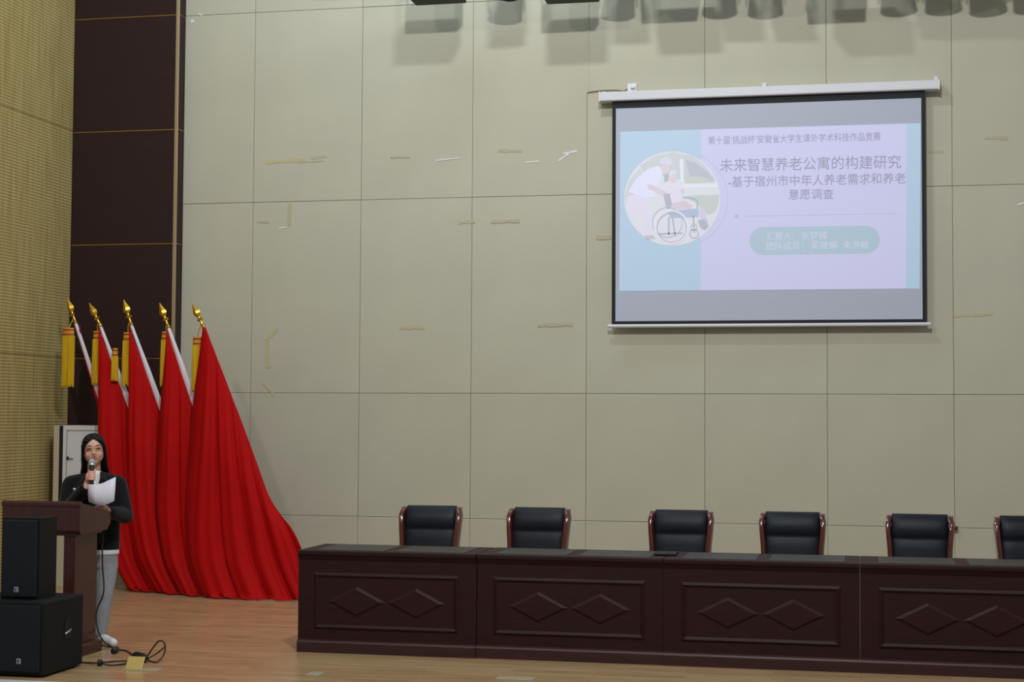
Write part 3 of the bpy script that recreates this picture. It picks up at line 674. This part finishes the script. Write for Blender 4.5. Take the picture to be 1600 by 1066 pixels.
MB().box(-0.132, 0.132, -0.128, -0.098, 0.012, 0.54, 0.01).build('grille', 'grille', spk)
badge(spk, -0.012, 0.065, -0.127)

# ================================================================== FLOOR SOCKETS AND CABLES
def fsock(px, py, label, wdt=0.26, opn=False, m='steel_plate'):
    p = U(px, py, 1); d = (p-Vector((0, 0, CAMH))); s = -CAMH/d.z; P = Vector((0, 0, CAMH))+d*s
    e = empty('floor_socket', (P.x, P.y, 0)); tag(e, label, 'floor socket')
    h = wdt/2
    MB().box(-h, h, -0.07, 0.07, 0.0005, 0.004, 0.001).build('frame', m, e)
    MB().box(-h+0.02, -0.01, -0.05, 0.05, 0.003, 0.0055, 0.001).build('cover', 'brass_lid' if opn else m, e)
    MB().box(0.01, h-0.02, -0.05, 0.05, 0.003, 0.0055, 0.001).build('cover', m, e)
    if opn:
        mb = MB().box(-0.075, 0.05, -0.003, 0.003, 0, 0.1, 0.002); R = Matrix.Rotation(math.radians(-35), 4, 'X')
        mb.v = [tuple(R @ Vector(v)+Vector((-0.04, -0.04, 0.004))) for v in mb.v]; mb.build('lid', 'brass_lid', e)
    return P
def ground(px, py, z=0.008):
    d = U(px, py, 1)-Vector((0, 0, CAMH)); s = (z-CAMH)/d.z; return Vector((0, 0, CAMH))+d*s
fsock(223, 1046.5, 'open floor socket with raised brass lid beside the cables', 0.26, True)
fsock(806, 1060.5, 'closed floor socket plate set in front of the second desk', 0.26)
fsock(493, 1053.5, 'small closed floor plate in front of the end desk', 0.1)
q1 = U(160, 806, 11.52)
hang = cat_rom([U(158, 800, 11.51), U(160, 830, 11.53), U(160, 880, 11.5), U(162, 925, 11.48), U(151, 955, 11.46), U(152, 980, 11.42), U(160, 1000, 11.34), ground(172, 1010), ground(179, 1016)], 6)
tag(MB().tube(hang, 0.006, 6).build('microphone_cable', 'cable', None, True), 'thin black cable hanging from the lectern down to the floor', 'cable')
def plug(a, b, r, name, label):
    a, b = Vector(a), Vector(b); L = (b-a).length
    o = MB().lathe([(0, r*.5), (L*.1, r), (L*.7, r), (L*.8, r*.7), (L, r*.45)], a, (b-a), 12).build(name, 'cable', None, True, True); tag(o, label, 'plug'); return o
plug(ground(177, 1018, .022), ground(184, 1014, .022), 0.024, 'cable_connector', 'round black connector on the cable below the shoe')
plug(ground(211, 1025, .03), ground(230, 1030, .03), 0.034, 'cable_connector', 'thick black cable connector beside the standing cable loop')
plug(ground(152, 1036, .022), ground(161, 1036, .022), 0.024, 'cable_connector', 'black connector where the lead from the subwoofer ends')
tag(MB().tube(cat_rom([ground(184, 1015.5), ground(196, 1017), ground(204, 1021), ground(211, 1026, .03)], 6), 0.006, 6).build('audio_cable', 'cable', None, True), 'short black cable between two connectors on the stage floor', 'cable')
g0 = ground(229, 1028, .03)
lp = cat_rom([g0, g0+Vector((0.04, 0.02, 0.07)), g0+Vector((0.085, 0.03, 0.12)), g0+Vector((0.125, 0.03, 0.1)), g0+Vector((0.13, 0.01, 0.03)), g0+Vector((0.10, -0.04, -0.02)), g0+Vector((0.03, -0.03, -0.018))], 7)
lp2 = cat_rom([g0+Vector((0.02, 0, 0)), g0+Vector((0.07, 0.02, 0.03)), g0+Vector((0.124, 0.02, 0.075))], 6)
o = tag(MB().tube(lp, 0.006, 6).tube(lp2, 0.005, 6).build('cable_loop', 'cable', None, True), 'stiff black loop of cable standing up from the floor', 'cable')
tag(MB().tube(cat_rom([ground(122, 1035), ground(140, 1036), ground(152, 1036.5, .02)], 5), 0.006, 6).build('audio_cable', 'cable', None, True), 'black lead coming out from behind the subwoofer', 'cable')
tag(MB().tube(cat_rom([ground(160, 1035.5, .02), ground(175, 1034), ground(195, 1033), ground(213, 1033)], 5), 0.006, 6).tube(cat_rom([ground(160, 1037, .02), ground(170, 1039.5), ground(185, 1039), ground(203, 1036)], 5), 0.006, 6).build('audio_cable', 'cable', None, True), 'double black lead running to the open floor socket', 'cable')

# ================================================================== PERSON
YB_ = 11.82                              # torso depth
def P(px, py, Y): return U(px, py, Y)
body = MB()
pel = P(152, 868, YB_); chest = P(150, 775, YB_); neck0 = P(147, 742, YB_-0.0); headc = P(146.5, 703, YB_-0.05)
HC = headc+Vector((0, 0, 0.0))
lsh = P(184, 757, YB_); rsh = P(112, 757, YB_+0.01)           # her left / right shoulder (image right / left)
lel = P(195, 806, YB_-0.04); lwr = P(171, 800, YB_-0.30)
rel = P(103, 800, YB_-0.10); rwr = P(134, 762, YB_-0.27)
# head: skull + jaw + nose + cheeks
tilt = Matrix.Rotation(math.radians(27), 3, 'Z') @ Matrix.Rotation(math.radians(9), 3, 'X') @ Matrix.Rotation(math.radians(-4), 3, 'Y')
def H(x, y, z): return HC+tilt @ Vector((x, y, z))
body.ell(H(0, 0.015, 0.02), (0.08, 0.092, 0.098), tilt); body.ell(H(0, -0.018, -0.04), (0.071, 0.066, 0.072), tilt); body.ell(H(0, -0.045, -0.082), (0.036, 0.034, 0.03), tilt)
for s in (-1, 1): body.ell(H(s*0.034, -0.05, -0.032), (0.03, 0.024, 0.03), tilt); body.ell(H(s*0.078, 0.01, -0.01), (0.01, 0.02, 0.032), tilt)
body.capsule(H(0, -0.068, 0.022), H(0, -0.084, -0.012), 0.009, 0.011); body.ell(H(0, -0.081, -0.015), (0.019, 0.013, 0.011), tilt); body.ell(H(0, -0.052, 0.03), (0.058, 0.03, 0.04), tilt)
body.ell(H(0, -0.068, -0.05), (0.026, 0.014, 0.014), tilt)
body.capsule(neck0+Vector((0, 0, -0.03)), H(0, 0.02, -0.05), 0.052, 0.05)
body.ell(chest, (0.15, 0.10, 0.2)); body.ell(pel, (0.15, 0.11, 0.14)); body.capsule(chest, pel, 0.12, 0.12)
body.capsule(chest+Vector((0, 0, .1)), neck0, 0.07, 0.052)
for a, b_, c in ((lsh, lel, lwr), (rsh, rel, rwr)):
    body.capsule(a, b_, 0.044, 0.036); body.capsule(b_, c, 0.036, 0.025); body.capsule(chest+Vector((0, 0, .1)), a, 0.05, 0.045)
lank = P(156, 994, YB_-0.12); rank = P(130, 990, YB_-0.05); lhip = pel+Vector((0.08, 0, -.04)); rhip = pel+Vector((-0.08, 0, -.04))
lkn = P(163, 930, YB_-0.08); rkn = P(133, 930, YB_-0.05)
for hp, kn, an in ((lhip, lkn, lank), (rhip, rkn, rank)):
    body.capsule(hp, kn, 0.075, 0.05); body.capsule(kn, an, 0.048, 0.034)
# hands
def hand(wr, dirv, palm_n, side, curl, spread=0.018):
    d = Vector(dirv).normalized(); n = Vector(palm_n).normalized(); s = d.cross(n).normalized()*side
    pc = wr+d*0.05
    body.capsule(wr, wr+d*0.03, 0.025, 0.026)
    for k in range(4):
        o = s*((k-1.5)*spread); body.capsule(wr+d*0.015+o*0.6, wr+d*0.085+o, 0.013, 0.0105)
        ln = (0.9, 1.05, 1.0, 0.8)[k]; p0 = wr+d*0.085+o; v = d.copy(); pts = [p0]
        for j, seg in enumerate((0.036, 0.026, 0.02)):
            ang = curl[j]; ax_ = s; v = (Matrix.Rotation(-ang*side, 3, ax_) @ v) if True else v
            pts.append(pts[-1]+v*seg*ln)
        for j in range(3): body.capsule(pts[j], pts[j+1], 0.0098-0.0008*j, 0.009-0.0008*j, 10)
    t0 = wr+d*0.03-s*0.022; t1 = t0+(d*0.55-s*0.5+n*0.75).normalized()*0.042; t2 = t1+(d*0.8+s*0.25+n*0.6).normalized()*0.032
    body.capsule(t0, t1, 0.0135, 0.011, 10); body.capsule(t1, t2, 0.011, 0.009, 10)
# right hand (image left): fist round the microphone, held below the mouth
mic_t = P(143.5, 722, YB_-0.235); mic_b = P(143.5, 754, YB_-0.285); mdir = (mic_b-mic_t).normalized()
grip = mic_t+mdir*0.115
rw = grip+Vector((-0.045, 0.015, -0.055))
body.capsule(rwr, rw, 0.026, 0.026)
body.ell(grip+Vector((-0.03, 0.004, -0.012)), (0.022, 0.032, 0.044))           # palm behind the handle
body.capsule(rw, grip+Vector((-0.03, 0.01, -0.02)), 0.027, 0.026)
for kf in range(4):                                                           # four fingers wrapped round it
    zc = grip-mdir*(0.036-0.021*kf); L_ = (1.0, 1.05, 1.0, 0.85)[kf]; pts = []
    for j in range(6):
        a = math.radians(205+j*42*L_); rr = 0.0235
        pts.append(zc+Vector((math.cos(a)*rr, math.sin(a)*rr, 0)))
    for j in range(5): body.capsule(pts[j], pts[j+1], 0.0098-0.0005*j, 0.0094-0.0005*j, 10)
th = [grip+Vector((-0.03, 0.012, 0.005)), grip+Vector((-0.012, 0.028, 0.028)), grip+Vector((0.014, 0.024, 0.05))]
body.capsule(th[0], th[1], 0.014, 0.0115, 10); body.capsule(th[1], th[2], 0.0115, 0.009, 10)
# left hand (image right): holds the lower edge of the sheet, thumb in front
lw2 = P(166, 797, YB_-0.33)
body.capsule(lwr, lw2, 0.026, 0.026); lh = P(160, 794, YB_-0.36)
body.ell(lh.lerp(lw2, 0.55), (0.04, 0.018, 0.032)); body.capsule(lw2, lh.lerp(lw2, .5), 0.026, 0.022)
for kf in range(4):
    o = Vector((0, 0.022, 0.026-0.017*kf)); a0 = lh.lerp(lw2, 0.35)+o*0.6; ln = (0.95, 1.05, 1.0, 0.8)[kf]
    a1 = a0+Vector((-0.034*ln, 0.004, 0.004)); a2 = a1+Vector((-0.026*ln, -0.008, -0.002)); a3 = a2+Vector((-0.018*ln, -0.01, -0.006))
    for u_, v_, r1, r2 in ((a0, a1, .0105, .0098), (a1, a2, .0098, .0092), (a2, a3, .0092, .008)): body.capsule(u_, v_, r1, r2, 10)
t0 = lh.lerp(lw2, .4)+Vector((0, -0.012, 0.02)); t1 = t0+Vector((-0.022, -0.014, 0.022)); t2 = t1+Vector((-0.02, -0.002, 0.018))
body.capsule(t0, t1, .0135, .011, 10); body.capsule(t1, t2, .011, .0088, 10)
proot = Vector((pel.x, YB_, 0))
def pshift(mb): mb.v = [tuple(Vector(v)-proot) for v in mb.v]; return mb
per = remesh(pshift(body), 'person', 'skin', None, 0.0055, 3); per.location = proot
tag(per, 'woman in black coat and grey trousers speaking into a microphone behind the lectern', 'person')
# face features
def feat(name, m, pts, r): pshift(f_ := MB().tube(cat_rom(pts, 5), r, 8)); return f_.build(name, m, per, True)
for s in (-1, 1):
    feat('eyebrow', 'hair', [H(s*0.017, -0.0795, 0.044), H(s*0.034, -0.0745, 0.048), H(s*0.052, -0.062, 0.042)], 0.0028)
    feat('eye', 'hair', [H(s*0.018, -0.0765, 0.021), H(s*0.034, -0.0755, 0.0245), H(s*0.05, -0.064, 0.019)], 0.0034)
feat('lips', 'lips', [H(-0.027, -0.0715, -0.041), H(-0.01, -0.0805, -0.0395), H(0, -0.081, -0.0405), H(0.01, -0.0805, -0.0395), H(0.027, -0.0715, -0.041)], 0.0042)
feat('lips', 'lips', [H(-0.025, -0.072, -0.045), H(-0.01, -0.0795, -0.055), H(0, -0.080, -0.057), H(0.01, -0.0795, -0.055), H(0.025, -0.072, -0.045)], 0.0042)
pshift(m_ := MB().ell(H(0, -0.0765, -0.048), (0.02, 0.006, 0.0065), tilt)); m_.build('mouth', 'mouth_dark', per, True)
# hair: cap pulled back with a centre part, falling behind the shoulders
hair = MB()
hair.ell(H(0, 0.026, 0.04), (0.092, 0.092, 0.088), tilt)
for s in (-1, 1):
    hair.capsule(H(s*0.006, -0.034, 0.110), H(s*0.056, -0.044, 0.080), 0.010, 0.011); hair.capsule(H(s*0.056, -0.044, 0.080), H(s*0.081, -0.02, 0.02), 0.012, 0.012)
    hair.capsule(H(s*0.045, -0.015, 0.098), H(s*0.08, 0.0, 0.03), 0.022, 0.018)
    hair.capsule(H(s*0.083, -0.018, 0.02), H(s*0.086, 0.0, -0.06), 0.014, 0.015); hair.capsule(H(s*0.086, 0.0, -0.06), H(s*0.078, 0.035, -0.13), 0.017, 0.024)
    hair.capsule(H(s*0.078, 0.035, -0.13), H(s*0.085, 0.085, -0.2), 0.024, 0.03)
hair.capsule(H(0, 0.06, 0), H(0, 0.09, -0.18), 0.082, 0.06)
remesh(pshift(hair), 'hair', 'hair', per, 0.006, 14)
# coat
coat = MB()
def ering(c, rx, ry, n=24): return [Vector(c)+Vector((rx*math.cos(2*PI*j/n), ry*math.sin(2*PI*j/n), 0)) for j in range(n)]
cr = [(745, .085, .075, 147), (752, .15, .10, 147.5), (764, .19, .125, 148), (790, .20, .135, 150), (820, .19, .135, 151), (845, .185, .135, 151.5), (858, .185, .135, 152)]
coat.rings([ering(P(cx_, py_, YB_), rx, ry) for py_, rx, ry, cx_ in cr])
for a, b_, c in ((lsh, lel, lwr), (rsh, rel, rwr)):
    coat.capsule(a+Vector((0, 0, -0.012)), b_, 0.076, 0.066); coat.capsule(b_, b_.lerp(c, 0.92), 0.066, 0.047)
    coat.capsule(chest+Vector((0, 0.0, .1)), a, 0.1, 0.072)
# collar and lapels
for s in (-1, 1): coat.capsule(P(147, 742, YB_+0.03)+Vector((s*0.06, 0, 0)), P(147, 752, YB_-0.08)+Vector((s*0.075, 0, 0)), 0.032, 0.03); coat.capsule(P(147, 752, YB_-0.08)+Vector((s*0.075, 0, 0)), P(151, 790, YB_-0.13)+Vector((s*0.02, 0, 0)), 0.028, 0.02)
ct = remesh(pshift(coat), 'coat', 'coat', per, 0.009, 5)
bt = P(116, 765, YB_-0.20); pshift(b2 := MB().ell(bt, (0.013, 0.008, 0.013))); b2.build('cuff_button', 'silver', ct, True)
# white shirt: collar V and hem
sh = MB(); sh.rings([ering(P(152, 852, YB_), .172, .125), ering(P(152, 860, YB_), .176, .128), ering(P(152, 866, YB_), .178, .13)])
remesh(pshift(sh), 'shirt_hem', 'shirt', per, 0.009, 2)
def plate(name, m, pts, par, th=0.012):        # small shaped piece of cloth lying on the chest; points are (px, py, depth)
    a = [P(x, y, YB_-d_) for x, y, d_ in pts]; n = len(a); mb = MB()
    mb.add(a+[p_+Vector((-0.3, 1, 0)).normalized()*th for p_ in a], [tuple(range(n)), tuple(range(2*n-1, n-1, -1))]+[(i, i+n, (i+1) % n+n, (i+1) % n) for i in range(n)])
    return pshift(mb).build(name, m, par)
plate('shirt_front', 'shirt', [(140, 738, .11), (148, 735, .12), (157, 737, .11), (157.5, 746, .155), (151, 768, .172), (146, 760, .172), (141, 748, .16)], per, 0.03)
plate('lapel', 'coat', [(134, 739, .10), (140.5, 738, .12), (143, 750, .17), (150.5, 770, .185), (146, 778, .185), (137, 760, .17)], ct)
plate('lapel', 'coat', [(156.5, 737, .12), (163, 740, .10), (166, 752, .15), (160, 764, .175), (151, 782, .185), (150.5, 768, .187), (156.5, 748, .172)], ct)
# trousers
tr = MB(); tr.rings([ering(P(152, 856, YB_), .165, .12), ering(P(152, 866, YB_), .168, .122), ering(P(152, 885, YB_), .165, .12)])
for hp, kn, an in ((lhip, lkn, lank), (rhip, rkn, rank)):
    tr.capsule(hp+Vector((0, 0, -.03)), kn, 0.092, 0.068); tr.capsule(kn, an+Vector((0, 0, 0.03)), 0.068, 0.056)
remesh(pshift(tr), 'trousers', 'trousers', per, 0.009, 5)
# shoes
for an, tx in ((lank, 0.17), (rank, 0.0)):
    z0 = 0.0; s_ = MB(); b0 = Vector((an.x, an.y, 0))
    s_.capsule(b0+Vector((-0.01, 0.03, 0.042)), b0+Vector((tx*.55, -0.07, 0.04)), 0.042, 0.042); s_.capsule(b0+Vector((tx*.55, -0.07, 0.036)), b0+Vector((tx, -0.12, 0.034)), 0.042, 0.034); s_.capsule(b0+Vector((0, .02, .05)), b0+Vector((0, 0.01, .085)), .042, .042)
    so_ = remesh(pshift(s_), 'shoe', 'shoe', per, 0.007, 3)
    for v in so_.data.vertices: v.co.z = max(v.co.z, 0.002)
# microphone and paper
mc = empty('microphone', tuple(mic_t)); tag(mc, 'black handheld microphone with a silver mesh head held to her mouth', 'microphone')
MB().lathe([(-0.026, .006), (-0.022, .017), (-.008, .025), (.008, .026), (.022, .023)], (0, 0, 0), mdir, 16).build('mesh_head', 'mic_mesh', mc, True)
MB().lathe([(.018, .0265), (.03, .0265), (.034, .022)], (0, 0, 0), mdir, 16).build('head_ring', 'silver', mc, True, True)
MB().lathe([(.032, .022), (.06, .018), (.20, .0145), (.205, .012)], (0, 0, 0), mdir, 16).build('handle', 'mic_body', mc, True, True)
pa = MB(); YPp = YB_-0.375
g = [[(138, 757), (150, 757.5), (161, 755), (171, 750), (181, 745.5)], [(137.5, 772), (149, 774), (160, 773), (170, 769), (180, 765)], [(138.5, 784), (148, 788.5), (157, 790.5), (168, 788), (178.5, 783)]]
dyy = [0, -0.012, -0.018, -0.008, 0.012]
vs = [U(x, y, YPp+dyy[j]+0.02*(1-i)) for i, r in enumerate(g) for j, (x, y) in enumerate(r)]
pa.add(vs, [(i*5+j, i*5+j+1, i*5+j+6, i*5+j+5) for i in range(2) for j in range(4)])
po = pa.build('paper_sheet', 'paper', None, True); po.modifiers.new('t', 'SOLIDIFY').thickness = 0.0015
tag(po, 'folded white sheets of paper held in her hand', 'paper')
